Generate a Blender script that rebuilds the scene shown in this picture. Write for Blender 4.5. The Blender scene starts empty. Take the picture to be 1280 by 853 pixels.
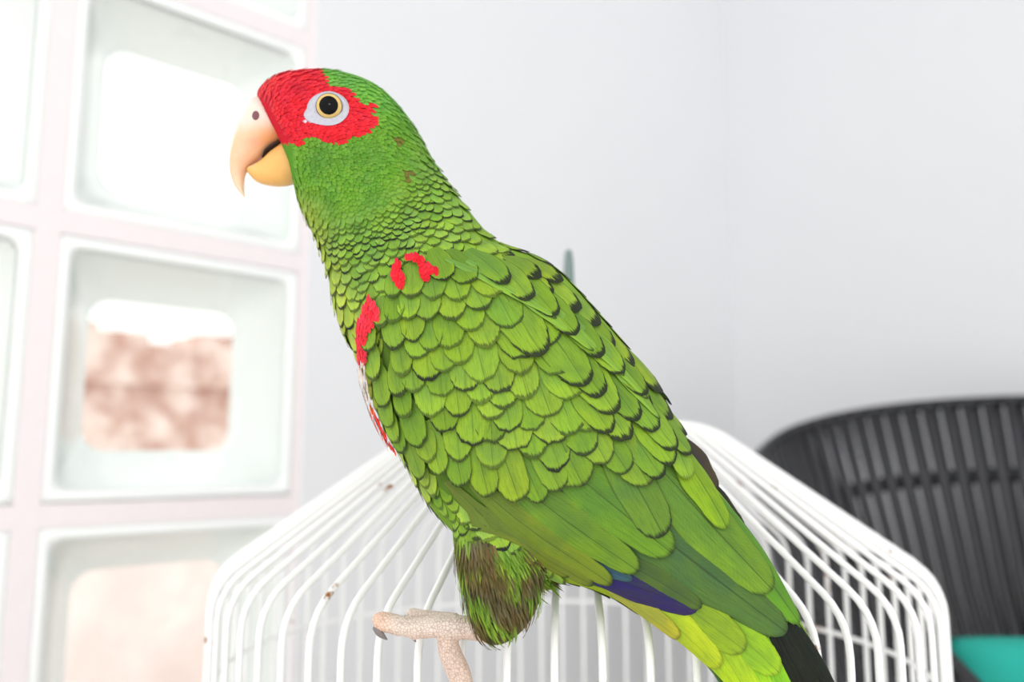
import bpy, bmesh, math, random
from mathutils import Vector, Matrix, noise as mnoise
from mathutils.bvhtree import BVHTree
from mathutils.geometry import delaunay_2d_cdt

random.seed(7)
R = math.radians
scene = bpy.context.scene
COL = scene.collection

# ------------------------------------------------------------------ camera
ZC, FPX, PITCH = 0.87, 1048.0, R(7.8)
CAM = Vector((0, 0, ZC))
cam_d = bpy.data.cameras.new('camera')
cam_d.sensor_width = 36
cam_d.lens = FPX / 1280 * 36
cam_d.clip_start = 0.01
cam_d.dof.use_dof = True
cam_d.dof.focus_distance = 0.278
cam_d.dof.aperture_fstop = 6.2
cam = bpy.data.objects.new('camera', cam_d)
cam.location = CAM
cam.rotation_euler = (R(90) + PITCH, 0, 0)
COL.objects.link(cam)
scene.camera = cam

# ------------------------------------------------------------------ world, sun, exposure
world = bpy.data.worlds.new('sky')
scene.world = world
world.use_nodes = True
bg = world.node_tree.nodes['Background']
bg.inputs[0].default_value = (1.0, 0.995, 0.985, 1)
bg.inputs[1].default_value = 3.0
sun_d = bpy.data.lights.new('sun', 'SUN')
sun_d.energy = 5.0
sun_d.angle = R(35)
sun_d.color = (1.0, 0.97, 0.93)
sun = bpy.data.objects.new('sun', sun_d)
sun.rotation_euler = Vector((-0.80, 0.45, 0.55)).to_track_quat('Z', 'Y').to_euler()
COL.objects.link(sun)
fl_d = bpy.data.lights.new('camera_flash', 'AREA')
fl_d.shape = 'DISK'
fl_d.size = 0.07
fl_d.energy = 0.3
fl = bpy.data.objects.new('camera_flash', fl_d)
fl.location = (-0.02, -0.03, ZC + 0.16)
fl.rotation_euler = (Vector(fl.location) - Vector((0.0, 0.3, 0.9))).to_track_quat('Z', 'Y').to_euler()
COL.objects.link(fl)
vs = scene.view_settings
vs.view_transform = 'Standard'
vs.look = 'None'
vs.exposure = -0.94
vs.gamma = 1.0
vs.use_curve_mapping = False
scene.cycles.use_denoising = True
scene.cycles.max_bounces = 10
scene.cycles.transparent_max_bounces = 24
scene.cycles.caustics_reflective = False
scene.cycles.caustics_refractive = False

# ------------------------------------------------------------------ helpers
def lin(c):
    return tuple(((v / 255) / 12.92 if v / 255 <= 0.04045 else ((v / 255 + 0.055) / 1.055) ** 2.4) for v in c[:3]) + (1.0,)

CP, SP = math.cos(PITCH), math.sin(PITCH)
def ray(x, y):
    u, v = (x - 640) / FPX, (426.5 - y) / FPX
    return Vector((u, CP - SP * v, SP + CP * v))
def P(x, y, Y):
    d = ray(x, y)
    return CAM + d * (Y / d.y)
def topx(p):
    q = p - CAM
    dep = q.y * CP + q.z * SP
    up = -q.y * SP + q.z * CP
    return 640 + FPX * q.x / dep, 426.5 - FPX * up / dep

def link(name, mesh, mat=None, parent=None, smooth=True):
    o = bpy.data.objects.new(name, mesh)
    COL.objects.link(o)
    if mat:
        mesh.materials.clear()
        mesh.materials.append(mat)
    if smooth:
        mesh.polygons.foreach_set('use_smooth', [True] * len(mesh.polygons))
    if parent:
        o.parent = parent
    return o
def mesh_from(name, verts, faces):
    m = bpy.data.meshes.new(name)
    m.from_pydata([tuple(v) for v in verts], [], faces)
    m.update()
    return m
def empty(name, loc, label, cat, group=None):
    o = bpy.data.objects.new(name, None)
    o.empty_display_size = 0.02
    o.location = loc
    COL.objects.link(o)
    o['label'] = label
    o['category'] = cat
    if group:
        o['group'] = group
    return o
def child(o, parent):
    """parent keeping the world placement of a mesh that was made in world coordinates"""
    o.parent = parent
    m = Matrix()
    q = parent
    while q:
        m = Matrix.Translation(q.location) @ q.rotation_euler.to_matrix().to_4x4() @ m if q.parent is None else q.matrix_parent_inverse @ m
        q = q.parent
    o.matrix_parent_inverse = m.inverted() if parent.parent is None else Matrix()
    return o
def tube_geo(pts, radii, n=10, closed=False, caps=True):
    pts = [Vector(p) for p in pts]
    if not isinstance(radii, (list, tuple)):
        radii = [radii] * len(pts)
    N = len(pts)
    verts, faces = [], []
    prev = None
    for i, p in enumerate(pts):
        a = pts[(i - 1) % N] if (closed or i > 0) else p
        b = pts[(i + 1) % N] if (closed or i < N - 1) else p
        t = (b - a).normalized()
        if prev is None:
            ref = Vector((0, 0, 1)) if abs(t.z) < .9 else Vector((1, 0, 0))
            u = t.cross(ref).normalized()
        else:
            u = (prev - t * prev.dot(t)).normalized()
        prev = u
        w = t.cross(u)
        for k in range(n):
            ang = 2 * math.pi * k / n
            verts.append(p + (u * math.cos(ang) + w * math.sin(ang)) * radii[i])
    segs = N if closed else N - 1
    for i in range(segs):
        j = (i + 1) % N
        for k in range(n):
            l = (k + 1) % n
            faces.append((i * n + k, i * n + l, j * n + l, j * n + k))
    if caps and not closed:
        faces.append(tuple(range(n - 1, -1, -1)))
        faces.append(tuple((N - 1) * n + k for k in range(n)))
    return verts, faces
def add_geo(acc, geo):
    o = len(acc[0])
    acc[0].extend(geo[0])
    acc[1].extend([tuple(i + o for i in f) for f in geo[1]])
def box_geo(c, sx, sy, sz, M=None):
    v = [Vector((x * sx / 2, y * sy / 2, z * sz / 2)) for x in (-1, 1) for y in (-1, 1) for z in (-1, 1)]
    v = [Vector(c) + (M @ q if M else q) for q in v]
    f = [(0, 1, 3, 2), (4, 6, 7, 5), (0, 4, 5, 1), (2, 3, 7, 6), (0, 2, 6, 4), (1, 5, 7, 3)]
    return v, f
def catmull(pts, sub):
    out = []
    n = len(pts)
    for i in range(n - 1):
        p0 = pts[max(i - 1, 0)]; p1 = pts[i]; p2 = pts[i + 1]; p3 = pts[min(i + 2, n - 1)]
        for k in range(sub):
            t = k / sub
            out.append(tuple(0.5 * (2 * b + (c - a) * t + (2 * a - 5 * b + 4 * c - d) * t * t + (3 * b - a - 3 * c + d) * t ** 3)
                             for a, b, c, d in zip(p0, p1, p2, p3)))
    out.append(tuple(pts[-1]))
    return out
def inside(poly, x, y):
    r = False
    j = len(poly) - 1
    for i in range(len(poly)):
        xi, yi = poly[i]; xj, yj = poly[j]
        if (yi > y) != (yj > y) and x < (xj - xi) * (y - yi) / (yj - yi) + xi:
            r = not r
        j = i
    return r
def smooth(a, b, x):
    t = max(0, min(1, (x - a) / (b - a)))
    return t * t * (3 - 2 * t)
def mixc(a, b, t):
    return tuple(p + (q - p) * t for p, q in zip(a, b))

# ------------------------------------------------------------------ materials
class NT:
    def __init__(s, name):
        s.m = bpy.data.materials.new(name)
        s.m.use_nodes = True
        s.t = s.m.node_tree
        s.b = s.t.nodes['Principled BSDF']
        s.out = s.t.nodes['Material Output']
    def n(s, typ, **kw):
        q = s.t.nodes.new(typ)
        for k, v in kw.items():
            if k.startswith('i_'):
                key = k[2:]
                key = int(key) if key.isdigit() else key
                s.set(q.inputs[key], v)
            else:
                setattr(q, k, v)
        return q
    def set(s, sock, v):
        if isinstance(v, bpy.types.NodeSocket):
            s.t.links.new(v, sock)
        else:
            sock.default_value = v
    def math(s, op, a, b=0.0, c=0.0, clamp=False):
        q = s.t.nodes.new('ShaderNodeMath')
        q.operation = op
        q.use_clamp = clamp
        s.set(q.inputs[0], a); s.set(q.inputs[1], b); s.set(q.inputs[2], c)
        return q.outputs[0]
    def mix(s, f, a, b, typ='MIX'):
        q = s.t.nodes.new('ShaderNodeMix')
        q.data_type = 'RGBA'
        q.blend_type = typ
        s.set(q.inputs[0], f); s.set(q.inputs[6], a); s.set(q.inputs[7], b)
        return q.outputs[2]
    def sstep(s, x, a, b):
        q = s.t.nodes.new('ShaderNodeMapRange')
        q.interpolation_type = 'SMOOTHSTEP'
        s.set(q.inputs[0], x); s.set(q.inputs[1], a); s.set(q.inputs[2], b)
        return q.outputs[0]
    def P(s, **kw):
        for k, v in kw.items():
            s.set(s.b.inputs[k.replace('_', ' ')], v)
        return s.m
    def noise(s, scale, detail=3, vec=None, rough=.5):
        q = s.n('ShaderNodeTexNoise')
        q.inputs['Scale'].default_value = scale
        q.inputs['Detail'].default_value = detail
        q.inputs['Roughness'].default_value = rough
        if vec is None:
            vec = s.n('ShaderNodeTexCoord').outputs['Object']
        s.t.links.new(vec, q.inputs['Vector'])
        return q
    def bump(s, h, strength, dist=.001):
        q = s.n('ShaderNodeBump')
        q.inputs['Strength'].default_value = strength
        q.inputs['Distance'].default_value = dist
        s.t.links.new(h, q.inputs['Height'])
        s.t.links.new(q.outputs[0], s.b.inputs['Normal'])

def plain(name, rgb, rough=.6, spec=.4, nscale=60, var=.06, bump=.0, metal=0):
    t = NT(name)
    n = t.noise(nscale)
    c = lin(rgb)
    t.P(Base_Color=t.mix(n.outputs[0], tuple(v * (1 - var) for v in c[:3]) + (1,), tuple(min(1, v * (1 + var)) for v in c[:3]) + (1,)),
        Roughness=rough, Metallic=metal)
    t.b.inputs['Specular IOR Level'].default_value = spec
    if bump:
        t.bump(n.outputs[0], bump)
    return t.m

# feather: colour attribute, dark jagged tip, thin shaft, fine barbs
def feather_mat():
    t = NT('feather')
    uv = t.n('ShaderNodeUVMap'); uv.uv_map = 'UVMap'
    sx = t.n('ShaderNodeSeparateXYZ'); t.t.links.new(uv.outputs[0], sx.inputs[0])
    u, v = sx.outputs[0], sx.outputs[1]
    col = t.n('ShaderNodeAttribute'); col.attribute_name = 'col'
    fe = t.n('ShaderNodeAttribute'); fe.attribute_name = 'fe'      # x edge strength, y tip band, z shaft
    fs = t.n('ShaderNodeSeparateXYZ'); t.t.links.new(fe.outputs['Vector'], fs.inputs[0])
    E, TW, SH = fs.outputs[0], fs.outputs[1], fs.outputs[2]
    a = t.math('ABSOLUTE', t.math('SUBTRACT', u, 0.5))             # 0 shaft .. .5 rim
    cb = t.n('ShaderNodeCombineXYZ')
    t.set(cb.inputs[0], t.math('MULTIPLY', u, 34)); t.set(cb.inputs[1], t.math('MULTIPLY', v, 2.2))
    geo = t.n('ShaderNodeNewGeometry')
    va = t.n('ShaderNodeVectorMath', operation='MULTIPLY_ADD')
    t.t.links.new(geo.outputs['Position'], va.inputs[0])
    va.inputs[1].default_value = (60, 60, 60)
    t.t.links.new(cb.outputs[0], va.inputs[2])
    jag = t.noise(1.0, 3, va.outputs[0], .65)
    big = t.noise(90, 2, geo.outputs['Position'])
    # barbs: fine slanted lines
    ph = t.math('ADD', t.math('MULTIPLY', v, 210), t.math('MULTIPLY', a, -110))
    barb = t.math('SINE', ph)
    c0 = t.mix(t.math('MULTIPLY', t.math('ADD', t.math('MULTIPLY', barb, .5), .5), t.math('MULTIPLY', SH, .10)), col.outputs['Color'], (0.03, 0.06, 0.012, 1))
    yel = t.mix(1.0, c0, (1.30, 1.12, 0.95, 1), 'MULTIPLY')
    gry = t.mix(1.0, c0, (.92, 0.88, 1.25, 1), 'MULTIPLY')
    vt = t.math('ADD', t.math('MULTIPLY', t.math('SUBTRACT', v, .72), .55), t.math('MULTIPLY', a, .35))
    c1 = t.mix(t.sstep(t.math('ADD', t.math('ADD', big.outputs[0], vt), t.math('MULTIPLY', t.math('SUBTRACT', jag.outputs[0], .5), .35)), .34, .70), gry, yel)
    # vane beside shaft slightly darker on one side
    c2 = t.mix(t.math('MULTIPLY', t.math('LESS_THAN', u, .5), t.math('MULTIPLY', SH, .16)), c1, (0.02, 0.05, 0.015, 1))
    # streaks of barbs running to the rim
    c3 = t.mix(t.math('MULTIPLY', t.sstep(jag.outputs[0], .48, .72), .32), c2, (0.02, 0.05, 0.01, 1))
    cb2 = t.n('ShaderNodeCombineXYZ')
    t.set(cb2.inputs[0], t.math('MULTIPLY', u, 60)); t.set(cb2.inputs[1], t.math('SUBTRACT', t.math('MULTIPLY', v, 5), t.math('MULTIPLY', a, 9)))
    va2 = t.n('ShaderNodeVectorMath', operation='MULTIPLY_ADD')
    t.t.links.new(geo.outputs['Position'], va2.inputs[0]); va2.inputs[1].default_value = (90, 90, 90)
    t.t.links.new(cb2.outputs[0], va2.inputs[2])
    fine = t.noise(1.0, 2, va2.outputs[0], .7)
    c3 = t.mix(t.math('MULTIPLY', t.sstep(fine.outputs[0], .52, .70), .38), c3, (0.03, 0.06, 0.02, 1))
    c3 = t.mix(t.math('MULTIPLY', t.sstep(fine.outputs[0], .46, .28), .22), c3, t.mix(1.0, c3, (1.7, 1.6, 1.5, 1), 'MULTIPLY'))
    shaft = t.math('MULTIPLY', t.math('MULTIPLY', t.math('LESS_THAN', a, .014), SH), .6)
    c4 = t.mix(shaft, c3, (0.015, 0.02, 0.01, 1))
    lim = t.math('SUBTRACT', 1.0, t.math('MULTIPLY', TW, t.math('SUBTRACT', t.math('MULTIPLY', jag.outputs[0], 2.6), .25)))
    tip = t.sstep(t.math('SUBTRACT', v, lim), -0.02, 0.025)
    # band fades to the sides
    rim = t.math('MULTIPLY', t.sstep(a, .455, .5), t.sstep(v, .08, .5))
    dk = t.math('MULTIPLY', E, t.math('MAXIMUM', tip, t.math('MULTIPLY', rim, .75)), 0, True)
    c5 = t.mix(dk, c4, (0.012, 0.016, 0.009, 1))
    t.P(Base_Color=c5, Roughness=.62)
    t.b.inputs['Specular IOR Level'].default_value = .18
    t.b.inputs['Sheen Weight'].default_value = 0
    h = t.math('ADD', t.math('MULTIPLY', barb, .12), jag.outputs[0])
    t.bump(h, .35, .0004)
    return t.m
def attr_mat(name, rough=.6, spec=.3, bumpscale=0, bumpst=.3, vor=False, coat=0, sss=0):
    t = NT(name)
    col = t.n('ShaderNodeAttribute'); col.attribute_name = 'col'
    n = t.noise(400, 3)
    t.P(Base_Color=t.mix(t.math('MULTIPLY', n.outputs[0], .18), col.outputs['Color'], (0.25, 0.18, 0.12, 1), 'MULTIPLY'), Roughness=rough)
    t.b.inputs['Specular IOR Level'].default_value = spec
    t.b.inputs['Coat Weight'].default_value = coat
    if sss:
        t.b.inputs['Subsurface Weight'].default_value = sss
        t.b.inputs['Subsurface Radius'].default_value = (.004, .002, .001)
        t.b.inputs['Subsurface Scale'].default_value = 1
    if bumpscale:
        if vor:
            q = t.n('ShaderNodeTexVoronoi'); q.feature = 'DISTANCE_TO_EDGE'
            q.inputs['Scale'].default_value = bumpscale
            t.t.links.new(t.n('ShaderNodeTexCoord').outputs['Object'], q.inputs['Vector'])
            s = t.sstep(q.outputs['Distance'], 0, .12)
            base = t.b.inputs['Base Color'].links[0].from_socket
            t.set(t.b.inputs['Base Color'], t.mix(t.math('SUBTRACT', .45, t.math('MULTIPLY', s, .45)), base, lin((150, 115, 95))))
            t.bump(s, bumpst, .0006)
        else:
            t.bump(t.noise(bumpscale).outputs[0], bumpst, .0006)
    return t.m

M_FEATHER = feather_mat()
M_BODY = attr_mat('skin_down', .8, .1, 900, .3)
M_BEAK = attr_mat('beak_horn', .38, .45, 220, .12, sss=.25)
M_FOOT = attr_mat('foot_scales', .55, .35, 950, .55, vor=True, sss=.1)
M_CLAW = plain('claw_horn', (120, 112, 110), .35)
M_WIREW = None

def wire_mat(lo=.66, lo2=.5):
    t = NT('white_enamel_wire')
    n = t.noise(38, 4, t.n('ShaderNodeNewGeometry').outputs['Position'])
    n2 = t.noise(260, 3, t.n('ShaderNodeNewGeometry').outputs['Position'])
    f = t.math('MULTIPLY', t.sstep(n.outputs[0], lo, lo + .04), t.sstep(n2.outputs[0], lo2, lo2 + .12))
    t.P(Base_Color=t.mix(f, lin((246, 246, 245)), lin((150, 95, 50))), Roughness=.32)
    return t.m
M_WIREW = wire_mat()
M_RUST = wire_mat(.40, .36)

def wall_mat():
    t = NT('white_wall_paint')
    n = t.noise(3.0, 4)
    n2 = t.noise(160, 3)
    t.P(Base_Color=t.mix(n.outputs[0], lin((228, 229, 232)), lin((233, 234, 236))), Roughness=.75)
    t.b.inputs['Specular IOR Level'].default_value = .25
    t.bump(n2.outputs[0], .12, .0008)
    return t.m
M_WALL = wall_mat()

# ------------------------------------------------------------------ the room
WD = Vector((.724, .690, 0)).normalized()        # along the window wall, away from the camera
WN = Vector((.690, -.724, 0)).normalized()       # into the room
WP = Vector((-.230, .858, 0))                    # foot of the window's right edge
CORNER = WP + WD * .849
MB = Matrix((WD, -WN, Vector((0, 0, 1)))).transposed()   # local x along wall, y outward, z up

def struct(name, verts, faces, mat, smooth_=False, label=None):
    o = link(name, mesh_from(name, verts, faces), mat, None, smooth_)
    o['kind'] = 'structure'
    if label:
        o['label'] = label
    return o
PITCHB, MORT = .25, .02
ROWS = [-.30, -.0498, .2020, .4520, .7020]          # joint heights relative to the camera
ZB0, ZB1 = ZC + ROWS[0], ZC + ROWS[-1]
SX0, SX1 = -.2302 - 2 * PITCHB, .0198                # window extent along the wall
TH = .085
acc = ([], [])
def wallbox(s0, s1, z0, z1, th=TH):
    c = WP + WD * ((s0 + s1) / 2) + WN * (-th / 2) + Vector((0, 0, (z0 + z1) / 2))
    return box_geo(c, s1 - s0, th, z1 - z0, MB)
add_geo(acc, wallbox(SX1, .849, 0, 2.5))
add_geo(acc, wallbox(SX0 - .5, SX0, 0, 2.5))
add_geo(acc, wallbox(SX0, SX1, 0, ZB0 - MORT / 2))
add_geo(acc, wallbox(SX0, SX1, ZB1 + MORT / 2, 2.5))
struct('wall_back', acc[0], acc[1], M_WALL, label='white painted wall holding the glass block window')
MR = Matrix((WN, WD, Vector((0, 0, 1)))).transposed()
v, f = box_geo(CORNER + WN * .95 + WD * .05 + Vector((0, 0, 1.25)), 2.1, .1, 2.5, MR)
struct('wall_right', v, f, M_WALL, label='white painted wall behind the black cord chair')
def floor_mat():
    t = NT('floor_tile')
    b = t.n('ShaderNodeTexBrick'); b.offset = 0
    b.inputs['Scale'].default_value = 2.5
    b.inputs['Brick Width'].default_value = 1; b.inputs['Row Height'].default_value = 1
    b.inputs['Mortar Size'].default_value = .012
    b.inputs['Color1'].default_value = lin((232, 227, 222)); b.inputs['Color2'].default_value = lin((226, 221, 216))
    b.inputs['Mortar'].default_value = lin((160, 155, 150))
    t.t.links.new(t.n('ShaderNodeTexCoord').outputs['Object'], b.inputs['Vector'])
    t.P(Base_Color=b.outputs[0], Roughness=.4)
    return t.m
corners = [WP + WD * (SX0 - .5), CORNER, CORNER + WN * 2.0, WP + WD * (SX0 - .5) + WN * 2.0]
v = [Vector((c.x, c.y, z)) for z in (-.05, 0) for c in corners]
struct('floor', v, [(3, 2, 1, 0), (4, 5, 6, 7), (0, 1, 5, 4), (1, 2, 6, 5), (2, 3, 7, 6), (3, 0, 4, 7)], floor_mat())

cc_ = [Vector((c.x, c.y, z)) for z in (2.5, 2.58) for c in corners]
struct('ceiling', cc_, [(3, 2, 1, 0), (4, 5, 6, 7), (0, 1, 5, 4), (1, 2, 6, 5), (2, 3, 7, 6), (3, 0, 4, 7)], M_WALL)
# glass block window
def glass_edge():
    t = NT('glass_block_rim')
    n = t.noise(25, 2)
    b = t.b
    t.P(Base_Color=t.mix(n.outputs[0], lin((254, 255, 254)), lin((248, 253, 250))), Roughness=.15)
    return t.m
def glass_pane():
    t = NT('glass_pane')
    tr = t.n('ShaderNodeBsdfTransparent'); tr.inputs[0].default_value = (.975, .985, .98, 1)
    gl = t.n('ShaderNodeBsdfGlossy'); gl.inputs['Roughness'].default_value = .05
    n = t.noise(14, 2)
    bp = t.n('ShaderNodeBump'); bp.inputs['Strength'].default_value = .3; bp.inputs['Distance'].default_value = .01
    t.t.links.new(n.outputs[0], bp.inputs['Height']); t.t.links.new(bp.outputs[0], gl.inputs['Normal'])
    lw = t.n('ShaderNodeLayerWeight'); lw.inputs[0].default_value = .5
    mx = t.n('ShaderNodeMixShader')
    t.set(mx.inputs[0], t.math('ADD', .02, t.math('MULTIPLY', t.math('POWER', lw.outputs['Facing'], 5.0), .6)))
    t.t.links.new(tr.outputs[0], mx.inputs[1]); t.t.links.new(gl.outputs[0], mx.inputs[2])
    t.t.links.new(mx.outputs[0], t.out.inputs[0])
    return t.m
M_RIM, M_PANE = glass_edge(), glass_pane()
M_MORT = plain('pale_pink_grout', (240, 232, 233), .85, .2, 80, .03, .2)
win = bpy.data.objects.new('window_1', None)
COL.objects.link(win)
win['kind'] = 'structure'
win['label'] = 'glass block window with pale grout joints in the white wall'
win.location = WP + Vector((0, 0, ZB0))
WINV = Matrix.Translation(-win.location)
def rrect(w, r, n=5):
    pts = []
    for cx, cy, a0 in ((1, 1, 0), (-1, 1, 90), (-1, -1, 180), (1, -1, 270)):
        for k in range(n + 1):
            a = R(a0 + 90 * k / n)
            pts.append((cx * (w / 2 - r) + r * math.cos(a), cy * (w / 2 - r) + r * math.sin(a)))
    return pts
def block_mesh():
    w = PITCHB - MORT
    o, i, i2 = rrect(w, .002), rrect(w - .020, .012), rrect(w - .088, .02)
    n = len(o)
    loops = []
    # hollow shell, front (room) y=-.04 to back y=+.04; the walls lean in towards a seam half-way through
    for pts, y in ((i2, .016), (i, -.030), (i, -.0385), (o, -.0385), (o, .0385), (i, .0385), (i, .030), (i2, .016)):
        loops.append([Vector((p[0], y, p[1])) for p in pts])
    verts = [q for l in loops for q in l]
    faces = []
    for a in range(len(loops) - 1):
        for k in range(n):
            l = (k + 1) % n
            faces.append((a * n + k, a * n + l, (a + 1) * n + l, (a + 1) * n + k))
    return mesh_from('glass_block', verts, faces), i
bm_mesh, inner = block_mesh()
def pane_mesh():
    n = len(inner)
    vs_ = [Vector((p[0], y, p[1])) for y in (-.003, .003) for p in inner]
    fs_ = [tuple(range(n)), tuple(range(2 * n - 1, n - 1, -1))] + [(k, n + k, n + (k + 1) % n, (k + 1) % n) for k in range(n)]
    return mesh_from('pane', vs_, fs_)
pn_mesh = pane_mesh()
for c in range(3):
    for r in range(4):
        s = SX1 - MORT / 2 - (PITCHB - MORT) / 2 - c * PITCHB
        z = ZC + (ROWS[r] + ROWS[r + 1]) / 2
        b = link('glass_block', bm_mesh, M_RIM, win, True)
        b.location = WP + WD * s - WN * .0425 + Vector((0, 0, z)) - win.location
        b.rotation_euler = MB.to_euler()
        for y in (-.033, .033):
            p = link('pane', pn_mesh, M_PANE, b, False)
            p.location = (0, y, 0)
for r in range(5):
    v, f = wallbox(SX0, SX1, ZC + ROWS[r] - MORT / 2, ZC + ROWS[r] + MORT / 2, .079)
    v = [q - WN * .003 - win.location for q in v]
    link('grout_joint', mesh_from('grout_joint', v, f), M_MORT, win, False)
for c in range(4):
    s = SX1 - c * PITCHB
    for r in range(4):
        v, f = wallbox(s - MORT / 2, s + MORT / 2 if c else s, ZC + ROWS[r] + MORT / 2, ZC + ROWS[r + 1] - MORT / 2, .079)
        v = [q - WN * .003 - win.location for q in v]
        link('grout_joint', mesh_from('grout_joint', v, f), M_MORT, win, False)

# outside: ground, garden wall, shrubs
OUT = -WN
def ext_mat(name, a, b, scale):
    t = NT(name)
    n = t.noise(scale, 5, None, .6)
    t.P(Base_Color=t.mix(t.sstep(n.outputs[0], .35, .68), lin(a), lin(b)), Roughness=.9)
    return t.m
v, f = box_geo(WP + OUT * 3.1 + Vector((0, 0, -.07)), 9, 6, .04, MB)
g = link('ground_outside', mesh_from('ground_outside', v, f), ext_mat('pale_gravel', (232, 214, 206), (245, 236, 230), 6), None, False)
g['kind'] = 'structure'
gw = empty('garden_wall', WP + OUT * 1.5 + Vector((0, 0, -.05)), 'rough terracotta pink garden wall seen through the glass blocks', 'wall')
M_GW = ext_mat('terracotta_render', (190, 144, 128), (240, 222, 212), 13)
v, f = box_geo((0, 0, .91), 5, .14, .38, MB)
link('wall_body', mesh_from('wall_body', v, f), M_GW, gw, False)
v, f = box_geo((0, 0, .36), 5, .17, .72, MB)
link('plinth', mesh_from('plinth', v, f), ext_mat('pale_plaster', (238, 222, 217), (248, 240, 236), 5), gw, False)
rr = random.Random(3)
for k in range(40):                                      # uneven coping stones
    w = 5 / 40
    h = .05 + rr.random() * .16
    v, f = box_geo(WD * (-2.5 + (k + .5) * w) + Vector((0, 0, 1.10 + h / 2)), w * 1.0, .17 + rr.random() * .03, h, MB)
    link('coping_stone', mesh_from('coping_stone', v, f), M_GW, gw, False)
M_LEAF = ext_mat('glare_pale_leaves', (206, 178, 186), (236, 218, 222), 12)  # pink leaf colour lightened towards white to imitate glare outside
M_STEM = plain('shrub_bark', (170, 140, 130), .9)
def shrub(s, d, z0, h, rad, label, seed):
    r_ = random.Random(seed)
    e = empty('shrub', WP + WD * s + OUT * d + Vector((0, 0, z0)), label, 'shrub', None)
    a = ([], [])
    for k in range(5):
        q = Vector((r_.uniform(-1, 1) * rad * .5, r_.uniform(-1, 1) * rad * .5, h * r_.uniform(.55, .8)))
        add_geo(a, tube_geo([Vector((0, 0, 0)), q * .5 + Vector((0, 0, h * .08)), q], [.02, .014, .006], 6))
    link('stem', mesh_from('stem', *a), M_STEM, e)
    vv, ff = [], []
    for k in range(420):
        t_ = r_.random()
        ang = r_.uniform(0, 6.283)
        rr_ = rad * math.sqrt(r_.random()) * math.sin(math.pi * (.12 + .83 * t_))
        c = Vector((rr_ * math.cos(ang), rr_ * math.sin(ang), h * (.35 + .65 * t_)))
        n_ = Vector((r_.uniform(-1, 1), r_.uniform(-1, 1), r_.uniform(-.6, 1))).normalized()
        a_ = n_.orthogonal().normalized(); b_ = n_.cross(a_)
        L = .035 + r_.random() * .04
        i0 = len(vv)
        vv += [c - a_ * L, c + b_ * L * .45, c + a_ * L, c - b_ * L * .45]
        ff.append((i0, i0 + 1, i0 + 2, i0 + 3))
    lf = link('foliage', mesh_from('foliage', vv, ff), M_LEAF, e, False)
    lf['kind'] = 'stuff'
shrub(-1.05, 2.4, -.05, 2.0, .42, 'taller loose pink shrub, coloured pale for glare, rising behind the garden wall', 5)
shrub(-.05, 2.35, -.05, 1.65, .34, 'lower pink shrub, coloured pale for glare, beside the taller one behind the garden wall', 8)

# ------------------------------------------------------------------ cord chair
M_CORD = plain('black_vinyl_cord', (55, 55, 59), .38, .5, 120, .1)
M_FRAME = plain('black_steel', (30, 30, 33), .4, .5)
FW = Vector((-.30, -.954, 0)).normalized()
LT = Vector((.954, -.30, 0)).normalized()
CHC = Vector((.62, 1.0, 0)) + FW * .30
chair = empty('cord_chair', Vector((CHC.x, CHC.y, 0)), 'round lounge chair strung with black vinyl cords beside the white wall', 'chair')
def rim_pt(phi, sc=1.0, dz=0.0, out=0.0):
    c = math.cos(phi)
    z = .776 + (.16 if c > 0 else .33) * c
    return LT * ((.49 * (.46 + .54 * c) * sc + out) * math.sin(phi)) - FW * ((.30 * sc + out) * c) + Vector((0, 0, z + dz))
NR = 96
link('rim', mesh_from('rim', *tube_geo([rim_pt(2 * math.pi * k / NR) for k in range(NR)], .0065, 10, True)), M_FRAME, chair)
link('support_ring', mesh_from('support_ring', *tube_geo([rim_pt(2 * math.pi * k / NR, .93, -.088, .008) for k in range(NR)], .009, 8, True)), M_FRAME, chair)
SEAT = Vector((0, 0, .40)) + FW * .03
link('seat_ring', mesh_from('seat_ring', *tube_geo([SEAT + LT * .07 * math.sin(a) + FW * .06 * math.cos(a) for a in [2 * math.pi * k / 32 for k in range(32)]], .007, 8, True)), M_FRAME, chair)
NCORD = 128
for lay in range(2):
    for k in range(NCORD):
        phi = 2 * math.pi * (k + .5 * lay) / NCORD
        o_ = .016 * lay
        top = rim_pt(phi, 1, -.009 * lay * 0, o_ * .6)
        mid = rim_pt(phi, .93, -.088, o_ - .004)
        bot = SEAT + LT * .07 * math.sin(phi) - FW * .06 * math.cos(phi) + Vector((0, 0, -.012 * lay))
        if mid.z - bot.z < .02:
            mid.z = bot.z + .02
        ctl = Vector((mid.x * .72 + bot.x * .28, mid.y * .72 + bot.y * .28, bot.z + (mid.z - bot.z) * .28))
        pts = [top] + [mid * (1 - t) ** 2 + ctl * 2 * t * (1 - t) + bot * t * t for t in (0, .2, .4, .6, .8, 1)]
        link('cord', mesh_from('cord', *tube_geo(pts, .0066, 6)), M_CORD, chair)
for a in (35, 145, 215, 325):
    q = rim_pt(R(a), .93, -.088, .008)
    foot = Vector((q.x * .85, q.y * .85, .008))
    v, f = tube_geo([q, q * .45 + foot * .55 + Vector((0, 0, -.05)), foot], .008, 8)
    link('leg', mesh_from('leg', v, f), M_FRAME, chair)

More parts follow.
